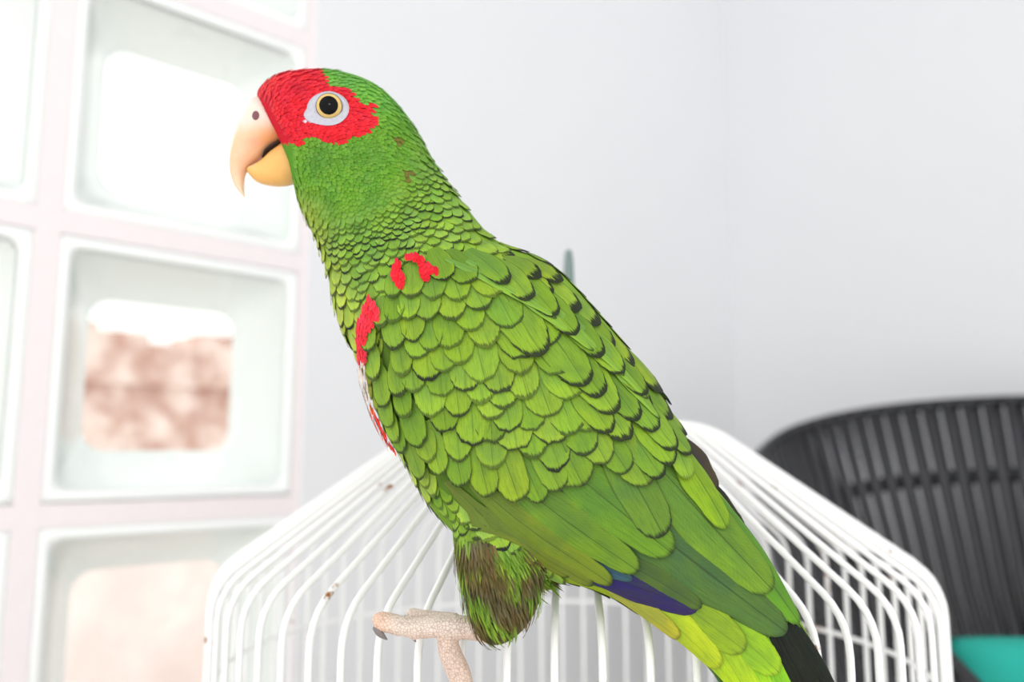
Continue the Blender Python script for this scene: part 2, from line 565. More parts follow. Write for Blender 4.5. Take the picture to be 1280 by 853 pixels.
# teal cushion leaning in the seat
def cushion_mesh(w, h, t_):
    N = 24
    verts, faces = [], []
    for side in (1, -1):
        for j in range(N + 1):
            for i in range(N + 1):
                a, b = i / N * 2 - 1, j / N * 2 - 1
                th = (max(0, (1 - abs(a) ** 3.2)) * max(0, (1 - abs(b) ** 3.2))) ** .48
                pin = 1 - .07 * (1 - abs(b) ** 2) * (abs(a) ** 4) * 0 - .09 * abs(a * b) ** 2.2
                wr = mnoise.noise(Vector((a * 2.5, b * 2.5, side * 3))) * .006 * th
                verts.append(Vector((a * w / 2 * pin * (1 - .05 * (1 - b * b)), side * (t_ / 2 * th + wr), b * h / 2 * pin * (1 - .05 * (1 - a * a)))))
        o = (0 if side == 1 else (N + 1) ** 2)
        for j in range(N):
            for i in range(N):
                q = (o + j * (N + 1) + i, o + j * (N + 1) + i + 1, o + (j + 1) * (N + 1) + i + 1, o + (j + 1) * (N + 1) + i)
                faces.append(q if side == -1 else q[::-1])
    m = mesh_from('cushion', verts, faces)
    bm = bmesh.new(); bm.from_mesh(m); bmesh.ops.remove_doubles(bm, verts=bm.verts, dist=.0008); bm.to_mesh(m); bm.free()
    return m
tt = NT('teal_cotton')
wv = tt.n('ShaderNodeTexWave'); wv.inputs['Scale'].default_value = 180
tt.t.links.new(tt.n('ShaderNodeTexCoord').outputs['Object'], wv.inputs['Vector'])
tt.P(Base_Color=tt.mix(tt.noise(30).outputs[0], lin((30, 176, 160)), lin((44, 190, 172))), Roughness=.85)
tt.bump(wv.outputs['Fac'], .15, .0006)
cu = empty('cushion', Vector((.560, .71, .408)), 'plump teal cotton cushion propped in the black cord chair', 'cushion')
cb_ = link('cover', cushion_mesh(.40, .32, .12), tt.m, cu)
cb_.location = (0, 0, .155)
cb_.rotation_euler = (R(-12), 0, math.atan2(LT.y, LT.x))

# ------------------------------------------------------------------ cage
CX, CY, CR = .0310, .487, .190
SHZ, TOPZ, TOPR = -.0600, .0175, .080
BOT = -.40
cage = empty('bird_cage', Vector((CX, CY, ZC + BOT - .03)), 'round white enamelled wire bird cage with a sloping top and rusty spots', 'cage')
Z0 = -(BOT - .03)
def fillet(pts, rad, n=5):
    out = [pts[0]]
    for a, b, c in zip(pts, pts[1:], pts[2:]):
        a, b, c = Vector(a), Vector(b), Vector(c)
        d1, d2 = (a - b).normalized(), (c - b).normalized()
        p, q = b + d1 * rad, b + d2 * rad
        for k in range(n + 1):
            t = k / n
            out.append(p * (1 - t) ** 2 + b * 2 * t * (1 - t) + q * t * t)
    out.append(Vector(pts[-1]))
    return out
wp = fillet([Vector((.016, 0, TOPZ + Z0 + .001)), Vector((TOPR, 0, TOPZ + Z0)), Vector((CR, 0, SHZ + Z0)), Vector((CR, 0, BOT + Z0 - .005))], .014)
wire_m = mesh_from('wire', *tube_geo(wp, .00145, 7))
NW = 73
for k in range(NW):
    th = (k + .99) * 2 * math.pi / NW + R(-90) - .0858 * .0
    w = link('wire', wire_m.copy() if k == 2 else wire_m, M_RUST if k == 2 else M_WIREW, cage)
    if k == 2:
        w['label'] = 'wire with brown rust showing through the enamel'
    w.rotation_euler = (0, 0, th)
def ring(r, z, rad=.0014, name='hoop'):
    return link(name, mesh_from(name, *tube_geo([Vector((r * math.cos(a), r * math.sin(a), z + Z0)) for a in [2 * math.pi * k / 72 for k in range(72)]], rad, 8, True)), M_WIREW, cage)
ring(CR - .003, -.112)
ring(CR - .003, -.26)
ring(.060, TOPZ - .003)
ring(.018, TOPZ - .001, .003)
M_TRAY = plain('white_plastic', (236, 236, 234), .4)
prof = [(.0, .0), (.193, .0), (.200, .006), (.200, .050), (.196, .052), (.191, .050), (.191, .030), (0, .028)]
vv, ff = [], []
for k in range(64):
    a = 2 * math.pi * k / 64
    vv += [Vector((r * math.cos(a), r * math.sin(a), z)) for r, z in prof]
n = len(prof)
for k in range(64):
    l = (k + 1) % 64
    ff += [(k * n + i, l * n + i, l * n + i + 1, k * n + i + 1) for i in range(n - 1)]
m = mesh_from('tray', vv, ff)
bm = bmesh.new(); bm.from_mesh(m); bmesh.ops.remove_doubles(bm, verts=bm.verts, dist=1e-5); bm.to_mesh(m); bm.free()
link('tray', m, M_TRAY, cage)
hp = []
for k in range(29):
    a = R(-15 + 210 * k / 28)
    hp.append(Vector((.0025, .017 * math.cos(a), TOPZ + Z0 + .066 + .036 * math.sin(a))))
hp = [Vector((0, .003, TOPZ + Z0))] + [Vector((0, .012, TOPZ + Z0 + .02))] + hp + [Vector((0, -.012, TOPZ + Z0 + .02)), Vector((0, -.003, TOPZ + Z0))]
hd = link('carry_handle', mesh_from('carry_handle', *tube_geo(hp, .0022, 8)), plain('grey_green_wire', (112, 132, 128), .4), cage)
hd['label'] = 'grey-green wire carrying loop on top'

# stool under the cage
M_WOOD = plain('pale_wood', (188, 160, 128), .6, .3, 14, .15)
stz = ZC + BOT - .03
st = empty('stool', Vector((CX, CY, 0)), 'round pale wooden stool carrying the white bird cage', 'stool')
cv = [Vector((.21 * math.cos(2 * math.pi * k / 48), .21 * math.sin(2 * math.pi * k / 48), z)) for z in (stz - .03, stz) for k in range(48)]
link('seat', mesh_from('seat', cv, [tuple(range(47, -1, -1)), tuple(range(48, 96))] + [(k, (k + 1) % 48, 48 + (k + 1) % 48, 48 + k) for k in range(48)]), M_WOOD, st, False)
for a in (45, 135, 225, 315):
    d_ = Vector((math.cos(R(a)), math.sin(R(a)), 0))
    link('leg', mesh_from('leg', *tube_geo([d_ * .15 + Vector((0, 0, stz - .03)), d_ * .18], [.018, .014], 12)), M_WOOD, st)

# ------------------------------------------------------------------ the parrot: body
YB = .30
bird = empty('parrot', P(590, 800, YB), 'green parrot with a red face mask standing on the white wire cage', 'parrot')
BI = Matrix.Translation(-bird.location)
def tobird(vs_):
    return [v - bird.location for v in vs_]

ST = [  # back/top px, front/under px, half depth (m), plane offset
((321, 122), (370, 205), .0060, 0), ((326, 112), (374, 224), .0108, 0), ((345, 99), (377, 242), .0146, 0),
    ((372, 92), (377, 262), .0168, 0), ((420, 91), (390, 290), .0180, 0), ((473, 109), (402, 318), .0185, 0),
    ((513, 150), (411, 347), .0188, 0), ((545, 205), (418, 380), .0200, 0), ((576, 250), (428, 412), .0228, 0),
    ((622, 304), (443, 440), .0270, 0), ((688, 334), (460, 478), .0305, 0), ((753, 402), (478, 528), .0325, 0),
    ((803, 465), (508, 580), .0325, 0), ((842, 535), (545, 642), .0310, -.002), ((870, 582), (600, 690), .0270, -.004),
    ((916, 640), (680, 719), .0205, -.006), ((964, 708), (755, 742), .0150, -.009), ((996, 770), (840, 795), .0105, -.012),
    ((1022, 818), (905, 852), .0080, -.015), ((1052, 880), (955, 915), .0055, -.018), ((1078, 935), (1000, 965), .0035, -.020)]
flat = [(a[0], a[1], b[0], b[1], d, o) for a, b, d, o in ST]
rings = catmull(flat, 5)
NRG = 36
bv, bf = [], []
for ri, r in enumerate(rings):
    pw = .9 - .3 * smooth(55, 80, ri)
    Y = YB + r[5]
    A, B = P(r[0], r[1], Y), P(r[2], r[3], Y)
    c, h = (A + B) / 2, (A - B) / 2
    for k in range(NRG):
        a = 2 * math.pi * k / NRG
        ca, sa = math.cos(a), math.sin(a)
        bv.append(c + h * ca + Vector((0, 1, 0)) * r[4] * (abs(sa) ** pw) * (1 if sa > 0 else -1))
for i in range(len(rings) - 1):
    for k in range(NRG):
        l = (k + 1) % NRG
        bf.append((i * NRG + k, i * NRG + l, (i + 1) * NRG + l, (i + 1) * NRG + k))
bf.append(tuple(range(NRG - 1, -1, -1)))
bf.append(tuple((len(rings) - 1) * NRG + k for k in range(NRG)))
acc = (bv, bf)
def blob(stations, sub=5, n=24):
    rs = catmull(stations, sub)
    v_, f_ = [], []
    for x, y, w, b, Y in rs:
        c = P(x, y, Y)
        for k in range(n):
            a = 2 * math.pi * k / n
            v_.append(c + Vector((w / 3528 * math.cos(a), b * math.sin(a), 0)))
    for i in range(len(rs) - 1):
        for k in range(n):
            l = (k + 1) % n
            f_.append((i * n + k, i * n + l, (i + 1) * n + l, (i + 1) * n + k))
    f_.append(tuple(range(n - 1, -1, -1))); f_.append(tuple((len(rs) - 1) * n + k for k in range(n)))
    return v_, f_
add_geo(acc, blob([(615, 620, 45, .012, .290), (621, 670, 52, .0145, .285), (626, 715, 50, .0145, .2835), (628, 750, 44, .0128, .284), (625, 778, 34, .0102, .286), (621, 796, 22, .007, .288), (619, 806, 8, .002, .288)]))
add_geo(acc, blob([(660, 650, 40, .011, .312), (670, 695, 36, .0105, .313), (680, 722, 22, .007, .312), (684, 738, 7, .003, .311)]))
tmp = link('tmp', mesh_from('tmp', *acc))
md = tmp.modifiers.new('r', 'REMESH'); md.mode = 'VOXEL'; md.voxel_size = .0011
sm = tmp.modifiers.new('s', 'SMOOTH'); sm.factor = .5; sm.iterations = 8
dg = bpy.context.evaluated_depsgraph_get()
bmesh_w = bpy.data.meshes.new_from_object(tmp.evaluated_get(dg))
bpy.data.objects.remove(tmp)
BV = [v.co.copy() for v in bmesh_w.vertices]
BVH = BVHTree.FromPolygons(BV, [tuple(p.vertices) for p in bmesh_w.polygons])
VN = [v.normal.copy() for v in bmesh_w.vertices]
PV = [tuple(p.vertices) for p in bmesh_w.polygons]
def near(p):
    q, n_, i, d = BVH.find_nearest(p)
    nn = Vector((0, 0, 0))
    for k in PV[i]:
        nn += VN[k]
    return q, nn.normalized()
def hit(x, y):
    d = ray(x, y).normalized()
    q, n_, i, dist = BVH.ray_cast(CAM, d)
    if q is None:
        return near(P(x, y, YB - .004))
    return near(q)

# ------------------------------------------------------------------ plumage colour map (in the flank view)
z1 = lambda pts: [(270 + a / 4.267, 70 + b / 4.267) for a, b in pts]
MASK = z1([(150, 285), (165, 240), (200, 190), (270, 130), (350, 90), (450, 60), (545, 60), (575, 110), (600, 158), (690, 168), (722, 198), (780, 255), (845, 268), (830, 300), (855, 340), (835, 385), (790, 425), (720, 430), (655, 468), (590, 470), (540, 432), (480, 435), (430, 440), (400, 470), (370, 440), (330, 370), (295, 310), (255, 250)])
WING = [(497, 338), (520, 324), (548, 332), (600, 338), (690, 385), (770, 470), (840, 570), (880, 600), (1000, 785), (960, 797), (870, 762), (740, 731), (690, 710), (610, 662), (552, 610), (500, 562), (470, 515), (460, 455), (458, 400), (470, 375)]
MANTLE = [(618, 305), (650, 300), (700, 325), (880, 575), (845, 590), (770, 475), (690, 388), (625, 345)]
THIGH = [(535, 606), (556, 616), (610, 664), (660, 696), (705, 725), (720, 760), (660, 830), (560, 830), (545, 690)]
TAIL = [(690, 722), (740, 728), (870, 760), (960, 795), (1000, 785), (1100, 900), (1050, 1000), (940, 960), (880, 860), (740, 770)]
G_HEAD, G_CROWN, G_NECK, G_NECK2, G_CHEST = (92, 150, 44), (104, 176, 66), (118, 166, 58), (134, 176, 58), (164, 186, 62)
RED = (212, 28, 48)
def nz(x, y, s=.05, k=0):
    return mnoise.noise(Vector((x * s, y * s, k)))
def colour(x, y):
    if 118 < y < 180 and x < 348 + (y - 127) * .6:
        return RED
    if y < 96 and x < 401:
        return RED
    if inside(MASK, x, y):
        return mixc(RED, (190, 20, 40), smooth(150, 190, y))
    if inside(THIGH, x, y):
        b = smooth(690, 775, y + nz(x, y, .05) * 55)
        return mixc((118, 160, 44), (98, 90, 54), b)
    if inside(TAIL, x, y):
        return (156, 182, 36)
    q = math.hypot(x - 420, y - 160)
    c = mixc(G_HEAD, G_CROWN, smooth(170, 110, y))
    c = mixc(c, G_NECK, smooth(80, 140, q))
    c = mixc(c, G_NECK2, smooth(150, 230, q))
    ex = 355 + (y - 232) * .40          # front silhouette
    c = mixc(c, G_CHEST, .75 * smooth(60, 5, x - ex) * smooth(225, 260, y))
    return c
def set_col(mesh, cols):
    at = mesh.attributes.new('col', 'FLOAT_COLOR', 'POINT')
    at.data.foreach_set('color', [c for q in cols for c in q])
cols = []
for v in BV:
    x, y = topx(v)
    cc = colour(x, y)
    if inside(WING, x, y):
        cc = (88, 122, 40)
    cols.append(lin(tuple(w * .92 for w in cc)))
bmesh_w.transform(BI)
body = link('body', bmesh_w, M_BODY, bird)
set_col(bmesh_w, cols)

# ------------------------------------------------------------------ feathers
FLOW = [((330, 115), (.6, -.5)), ((365, 100), (1, -.25)), ((350, 150), (1, .1)), ((400, 95), (1, .05)), ((450, 105), (1, .5)), ((500, 145), (.8, .9)), ((430, 160), (1, .35)), ((400, 190), (1, .5)),
        ((385, 220), (.6, .9)), ((440, 210), (.9, .65)), ((380, 255), (.25, 1)), ((500, 200), (.7, .9)), ((545, 220), (.55, 1)), ((440, 270), (.35, 1)), ((500, 270), (.3, 1)), ((590, 275), (.6, 1)),
        ((410, 330), (.12, 1)), ((480, 330), (.28, 1)), ((560, 310), (.45, 1)), ((430, 400), (.3, 1)), ((460, 450), (.3, 1)), ((500, 380), (.15, 1)), ((480, 480), (.25, 1)), ((500, 540), (.35, 1)),
        ((560, 420), (.2, 1)), ((560, 500), (.1, 1)), ((600, 560), (.08, 1)), ((640, 480), (.25, 1)), ((640, 400), (.45, 1)), ((680, 440), (.55, 1)), ((700, 560), (.3, 1)), ((740, 600), (.5, 1)), ((760, 500), (.65, 1)), ((800, 600), (.62, 1)), ((820, 660), (.75, 1)),
        ((640, 320), (.9, .7)), ((680, 360), (.85, .8)), ((730, 400), (.75, .9)), ((780, 460), (.65, 1)), ((830, 540), (.6, 1)), ((530, 600), (.35, 1)), ((560, 660), (.3, 1)), ((600, 740), (.25, 1)), ((650, 740), (.35, 1)), ((690, 720), (.9, .7)), ((780, 750), (1, .6)), ((880, 800), (.9, .7)), ((960, 840), (.7, .9))]
def flow(x, y):
    ax = ay = 0
    for (px, py), (dx, dy) in FLOW:
        w = 1 / ((px - x) ** 2 + (py - y) ** 2 + 60) ** 1.6
        l = math.hypot(dx, dy)
        ax += w * dx / l; ay += w * dy / l
    l = math.hypot(ax, ay)
    return ax / l, ay / l

PXM = 1 / 3560.0
def feather_geo(tip, direction, L, W, lb, lt, nv=9, nu=7, camber=.10, point=0.0, curl=0.0, conform=True, Yfree=None, fray=0.0, rnd=random):
    """tip, direction, L, W in photo pixels at the bird; lifts in mm -> verts, uvs, faces"""
    L *= PXM; W *= PXM; lb *= .001; lt *= .001
    if conform:
        pt, n_ = hit(*tip)
    else:
        pt, n_ = P(tip[0], tip[1], Yfree), Vector((0, -1, 0))
    d = Vector((direction[0], 0, -direction[1]))
    d = (d - n_ * d.dot(n_)).normalized()
    s = d.cross(n_).normalized()
    p0 = pt - d * L
    k = min(.9, (W / 2) / L * 1.05)
    verts, uvs = [], []
    for j in range(nv + 1):
        t = j / nv
        wt = W / 2 * (.42 + .58 * math.sin(min(1, t / .6) * math.pi / 2)) * (1 - (.10 + point) * smooth(.55, 1, t))
        for i in range(nu + 1):
            u = i / nu * 2 - 1
            y = t * L * (1 - k * (1 + point) * (1 - math.sqrt(1 - (.985 * u) ** 2)) * (.25 + .75 * t))
            if fray and j == nv:
                y += rnd.uniform(-fray, fray) * L
            p = p0 + d * y + s * (u * wt + curl * W * t * t)
            if conform:
                q, m_ = near(p)
            else:
                q, m_ = p, n_
            verts.append(q + m_ * (lb + (lt - lb) * t - camber * W * u * u * (.4 + .6 * t) * .5))
            uvs.append((i / nu, t))
    faces = []
    for j in range(nv):
        for i in range(nu):
            a = j * (nu + 1) + i
            faces.append((a, a + 1, a + nu + 2, a + nu + 1))
    return verts, uvs, faces
def finish(mesh, uvs, cols, fes):
    uvl = mesh.uv_layers.new(name='UVMap')
    li = [0] * len(mesh.loops)
    mesh.loops.foreach_get('vertex_index', li)
    uvl.data.foreach_set('uv', [c for i in li for c in uvs[i]])
    set_col(mesh, cols)
    at = mesh.attributes.new('fe', 'FLOAT_VECTOR', 'POINT')
    at.data.foreach_set('vector', [c for q in fes for c in q])
class Acc:
    def __init__(s):
        s.v, s.u, s.f, s.c, s.e = [], [], [], [], []
    def add(s, geo, col, fe, mirror=False):
        o = len(s.v)
        vs_ = geo[0]
        if mirror:
            vs_ = [Vector((q.x, 2 * YB - q.y, q.z)) for q in vs_]
        s.v += vs_; s.u += geo[1]
        s.f += [tuple(i + o for i in (f[::-1] if mirror else f)) for f in geo[2]]
        s.c += [col] * len(vs_); s.e += [fe] * len(vs_)
    def build(s, name, parent):
        m = mesh_from(name, tobird(s.v), s.f)
        finish(m, s.u, s.c, s.e)
        o = link(name, m, M_FEATHER, parent)
        o['kind'] = 'stuff'
        return o
FAR = Acc()
def jit(c, a=6, rnd=random):
    g = rnd.uniform(-a, a)
    return tuple(max(2, min(252, v + g + rnd.uniform(-a * .35, a * .35))) for v in c)
def feather(name, parent, tip, direction, L, W, lb, lt, col, edge=.8, band=4.0, shaft=.5, mirror=True, **kw):
    g = feather_geo(tip, direction, L, W, lb, lt, **kw)
    fe = (edge, band / L, shaft)
    c = lin(col)
    m = mesh_from(name, tobird(g[0]), g[2])
    finish(m, g[1], [c] * len(g[0]), [fe] * len(g[0]))
    o = link(name, m, M_FEATHER, parent)
    if mirror:
        FAR.add(g, c, fe, True)
    return o

# wing shell
pts2 = []
for x in range(450, 1006, 9):
    for y in range(320, 800, 9):
        if inside(WING, x, y):
            pts2.append(Vector((x, y)))
nb = len(pts2)
edge_pts = []
for (ax, ay), (bx, by) in zip(WING, WING[1:] + WING[:1]):
    n_ = max(1, int(math.hypot(bx - ax, by - ay) / 8))
    edge_pts += [Vector((ax + (bx - ax) * k / n_, ay + (by - ay) * k / n_)) for k in range(n_)]
allp = pts2 + edge_pts
ed = [(nb + k, nb + (k + 1) % len(edge_pts)) for k in range(len(edge_pts))]
ov, _, of, *_r = delaunay_2d_cdt(allp, ed, [], 1, .5)
wv_, wc_ = [], []
for p in ov:
    q, n_ = hit(p.x, p.y)
    wv_.append(q + n_ * .0004)
    wc_.append(lin((84, 116, 40)))
wm = mesh_from('wing', tobird(wv_), [tuple(f) for f in of])
set_col(wm, wc_)
wing = link('wing', wm, M_BODY, bird)
bm = bmesh.new(); bm.from_mesh(wm); bmesh.ops.recalc_face_normals(bm, faces=bm.faces); bm.to_mesh(wm); bm.free()

# --- flight feathers: (base px, tip px, width, colour, lift order, edge, point)
def fl_(name, b, t, w, col, order, edge=.55, point=.25, band=3, parent=wing, mirror=True, shaft=.8, lb=None, **kw):
    L = math.hypot(t[0] - b[0], t[1] - b[1])
    return feather(name, parent, t, (t[0] - b[0], t[1] - b[1]), L, w, (.6 + .28 * order) if lb is None else lb, 1.2 + .42 * order, col, edge, band, shaft, mirror, nv=14, nu=8, point=point, **kw)
GREY, OLIVE = (78, 114, 46), (104, 122, 36)
fl_('flight_feather', (715, 704), (872, 760), 54, (42, 33, 86), 0.3, .3)
fl_('flight_feather', (730, 700), (790, 722), 20, (52, 88, 96), 0.5, .3)
fl_('flight_feather', (775, 695), (876, 758), 28, (70, 98, 44), .8, .5)
fl_('flight_feather', (870, 610), (995, 780), 60, (86, 142, 36), 1.0, .6, .35)
fl_('flight_feather', (765, 630), (980, 791), 84, (70, 106, 50), 1.5, .7, .35)
fl_('flight_feather', (800, 580), (960, 738), 74, (96, 138, 40), 3.0, .8, .2)
fl_('flight_feather', (566, 584), (712, 717), 24, OLIVE, 1.0, .9)
fl_('flight_feather', (580, 586), (742, 727), 30, (102, 124, 36), 1.5, .95)
fl_('flight_feather', (606, 590), (765, 726), 36, (106, 132, 36), 2.0, .95)
fl_('flight_feather', (640, 590), (797, 711), 50, (96, 136, 38), 2.5, .95)
fl_('flight_feather', (690, 570), (838, 690), 56, (90, 136, 38), 3.0, .8, .12, 4)
fl_('flight_feather', (755, 545), (826, 668), 52, (88, 128, 44), 4.2, .9, .05, 5)
fl_('flight_feather', (838, 545), (902, 662), 50, (118, 160, 30), 5.0, .5, .25)
fl_('flight_feather', (842, 548), (853, 602), 32, (120, 162, 50), 6.5, .4, .0)

# --- greater coverts, median and lesser coverts: tips (x, y, width)
GC = [(536, 596, 30), (559, 592, 30), (584, 606, 34), (615, 618, 36), (652, 624, 40), (678, 626, 28), (727, 606, 52), (700, 612, 34), (755, 580, 40), (806, 606, 50), (780, 592, 36)]
MC = [(478, 474, 30), (491, 508, 32), (497, 531, 30), (505, 549, 28), (513, 563, 28), (472, 439, 26), (503, 437, 32), (524, 428, 30), (542, 476, 38), (531, 450, 34), (526, 490, 32), (557, 496, 36), (547, 519, 40), (532, 556, 34), (564, 539, 36),
      (580, 456, 36), (568, 437, 34), (608, 478, 42), (629, 493, 38), (634, 512, 34), (620, 525, 34), (596, 556, 40), (618, 554, 36), (649, 564, 48), (695, 556, 44), (688, 522, 46), (653, 470, 40), (613, 436, 36), (660, 450, 48), (688, 437, 44),
      (641, 412, 42), (716, 500, 46), (728, 484, 44), (540, 402, 34), (570, 404, 34), (594, 417, 34), (517, 402, 28), (500, 405, 26), (484, 410, 22), (520, 376, 28), (548, 378, 30), (497, 376, 22), (578, 380, 32), (606, 392, 34), (560, 356, 30), (590, 360, 34), (620, 375, 36),
      (578, 520, 34), (586, 490, 34), (560, 466, 30), (606, 505, 32), (660, 500, 36), (668, 540, 36), (715, 545, 40), (738, 540, 42), (672, 572, 38), (640, 540, 34), (700, 470, 40), (545, 440, 28), (512, 470, 28), (507, 495, 26), (516, 520, 26), (580, 575, 34), (545, 575, 30), (620, 585, 36), (700, 588, 36), (735, 570, 38)]
SCAP = [(675, 449, 56), (728, 486, 52), (764, 521, 50), (779, 554, 46), (812, 544, 44), (835, 568, 42), (833, 584, 40), (853, 575, 36), (798, 500, 40), (770, 474, 40), (745, 452, 40), (715, 425, 40), (690, 402, 38), (660, 382, 36), (632, 362, 34), (748, 500, 44), (790, 530, 40), (820, 600, 36), (758, 545, 40)]
CG, CY_ = (98, 146, 32), (116, 160, 30)
rnd = random.Random(11)
for x, y, w in GC:
    c = jit(mixc((100, 142, 42), (124, 160, 40), rnd.random()), 5, rnd)
    feather('covert_feather', wing, (x, y), flow(x, y), w * 2.2, w, 1.4, 3.6, c, .85, 3.2, .7, fray=.012, rnd=rnd)
for x, y, w in sorted(MC, key=lambda q: -q[1]):
    c = jit(mixc((102, 144, 42), (124, 164, 44), rnd.random()), 7, rnd)
    feather('covert_feather', wing, (x, y), flow(x, y), w * 1.75, w * 1.08, 1.2, 3.5, c, rnd.uniform(.6, 1.0), rnd.uniform(2.8, 4.8), rnd.uniform(.1, .7), fray=.028, rnd=rnd)
for x, y, w in sorted(SCAP, key=lambda q: -q[1]):
    c = jit(mixc((102, 146, 46), (118, 158, 42), rnd.random()), 6, rnd)
    feather('scapular_feather', wing, (x, y), flow(x, y), w * 2.1, w, 1.6, 4.2, c, .95, rnd.uniform(5, 8), .6, point=.1, fray=.012, rnd=rnd)
# long pale-edged scapulars between wing and mantle
for b, t, w in (((585, 332), (735, 445), 16), ((610, 338), (772, 476), 17), ((690, 395), (800, 505), 18), ((560, 328), (690, 405), 14), ((735, 435), (815, 530), 18)):
    fl_('scapular_feather', b, t, w, (118, 166, 58), 7.0, .9, .5, 4)
# mantle
MA = [(642, 324, 24), (657, 338, 26), (671, 354, 30), (685, 376, 34), (697, 360, 30), (718, 395, 40), (742, 413, 40), (760, 442, 42), (784, 465, 42), (819, 496, 42), (732, 374, 28), (765, 411, 28), (788, 439, 28), (812, 470, 28), (836, 510, 30), (832, 530, 36), (850, 550, 32), (660, 318, 22), (690, 335, 24), (712, 352, 26), (750, 392, 28), (845, 560, 34), (806, 520, 36)]
for x, y, w in sorted(MA, key=lambda q: -q[1]):
    c = jit(mixc((106, 144, 40), (130, 166, 42), rnd.random()), 6, rnd)
    feather('mantle_feather', body, (x, y), flow(x, y), w * 1.8, w * 1.05, .5 if w < 29 else .9, 1.0 if w < 29 else 3.0, c, .97, rnd.uniform(8, 12), .25, fray=.02, rnd=rnd)

# --- red shoulder marks and the pale and red edge of the wing
z2 = lambda pts: [(360 + a / 4.267, 240 + b / 4.267) for a, b in pts]
z3 = lambda pts: [(430 + a / 4.267, 380 + b / 4.267) for a, b in pts]
PATCH = [(z2([(598, 390), (582, 410), (572, 455), (588, 505), (628, 530), (632, 480), (606, 435), (612, 395)]), (222, 26, 50)),
         (z2([(640, 375), (690, 352), (716, 368), (740, 405), (800, 440), (812, 470), (765, 452), (748, 500), (716, 460), (700, 405), (670, 380)]), (218, 24, 46)),
         (z2([(462, 570), (505, 640), (508, 685), (470, 735), (440, 740), (455, 853), (455, 900), (415, 900), (400, 760), (412, 690), (435, 620)]), (228, 44, 64)),
         (z3([(105, 120), (150, 130), (152, 250), (128, 295), (108, 230)]), (226, 40, 60)),
         (z3([(115, 310), (142, 300), (165, 420), (182, 520), (145, 532), (118, 430)]), (206, 196, 184)),
         (z3([(140, 535), (185, 540), (250, 650), (315, 775), (270, 755), (190, 650), (140, 590)]), (226, 52, 46))]
MARKS = Acc()
rq = random.Random(5)
for poly, c in PATCH:
    xs_, ys_ = [p[0] for p in poly], [p[1] for p in poly]
    got = []
    for _ in range(700):
        x, y = rq.uniform(min(xs_), max(xs_)), rq.uniform(min(ys_), max(ys_))
        if not inside(poly, x, y) or any((x - a) ** 2 + (y - b) ** 2 < 9 for a, b in got):
            continue
        got.append((x, y))
        cc = jit(c, 10, rq)
        if c == (226, 52, 46):
            cc = mixc((240, 150, 60), cc, smooth(505, 520, y))
        d = flow(x, y)
        g_ = feather_geo((x + d[0] * 4, y + d[1] * 4), d, 11, 5.0, 2.7, 3.1, nv=4, nu=3, fray=.05, rnd=rq)
        MARKS.add(g_, lin(cc), (.05, .1, .05))
        MARKS.add(g_, lin(cc), (.05, .1, .05), True)
mk = MARKS.build('wing_marks', wing)
mk['label'] = 'red and orange marks at the bend of the wing'

# --- tail, under-tail
TL = [((990, 772), (1062, 915), 46, (10, 10, 9), 5, .2), ((972, 768), (1030, 900), 40, (14, 13, 11), 4.6, .2), ((940, 785), (996, 905), 40, (120, 186, 32), 3.2, .5),
      ((905, 775), (975, 905), 52, (140, 196, 30), 3.4, .4), ((870, 765), (945, 880), 52, (156, 196, 34), 3.8, .35), ((872, 806), (918, 905), 34, (58, 108, 42), 5.2, .6), ((850, 768), (900, 850), 38, (160, 200, 34), 3.6, .3),
      ((800, 742), (900, 832), 40, (160, 190, 38), 3.0, .4), ((770, 738), (850, 795), 34, (162, 170, 52), 2.4, .5), ((735, 728), (800, 768), 30, (140, 152, 44), 2.0, .5), ((700, 722), (762, 750), 26, (112, 148, 44), 1.6, .5),
      ((850, 752), (930, 812), 46, (122, 158, 36), 4.2, .4), ((900, 770), (972, 840), 44, (132, 180, 36), 4.0, .3)]
for b, t, w, c, o, e in TL:
    fl_('tail_feather', b, t, w, c, o * .3, e, .12, 3, parent=body, shaft=.4, lb=.05)
# --- dark edge of the far wing showing past the back
for b, t, w, c, Yf in (((845, 545), (895, 612), 34, (74, 62, 60), .304), ((862, 585), (928, 662), 28, (50, 42, 42), .306)):
    fl_('far_wing_feather', b, t, w, c, 0, .6, .2, 3, parent=body, mirror=False, conform=False, Yfree=Yf)

# --- small body feathers by dart throwing
BEAKLINE = [(80, 300), (118, 316), (127, 331), (143, 340), (173, 357), (182, 362), (223, 368), (235, 355)]
def interp(tab, y):
    for (y0, x0), (y1, x1) in zip(tab, tab[1:]):
        if y <= y1:
            return x0 + (x1 - x0) * max(0, (y - y0)) / (y1 - y0)
    return tab[-1][1]
def spec(x, y):
    bx_ = interp(BEAKLINE, y)
    if x < bx_ + 3 and y < 232:
        return None
    if inside(MASK, x, y):
        return 3.3, 12, 6.0, .0, 1
    if inside(WING, x, y) and not (y < 352 and x < 640) and not (x < 470):
        return None
    if inside(MANTLE, x, y):
        return None
    if inside(THIGH, x, y):
        if y < 688:
            return 9.5, 26, 19, .9, 4
        return 3.3, 34, 3.4, .15, 2
    if inside(TAIL, x, y):
        return None
    q = math.hypot(x - 420, y - 160)
    if q < 92:
        return 3.4, 11, 5.6, .10, 1.0
    r = min(13.0, 3.4 + (q - 92) * .066)
    if y > 560:
        r = 12
    return r, r * 2.9, r * 2.4, smooth(90, 150, q) * .9 + .1, 1.5 + r * .17
grid = {}
cand = []
rp = random.Random(23)
tries = 0
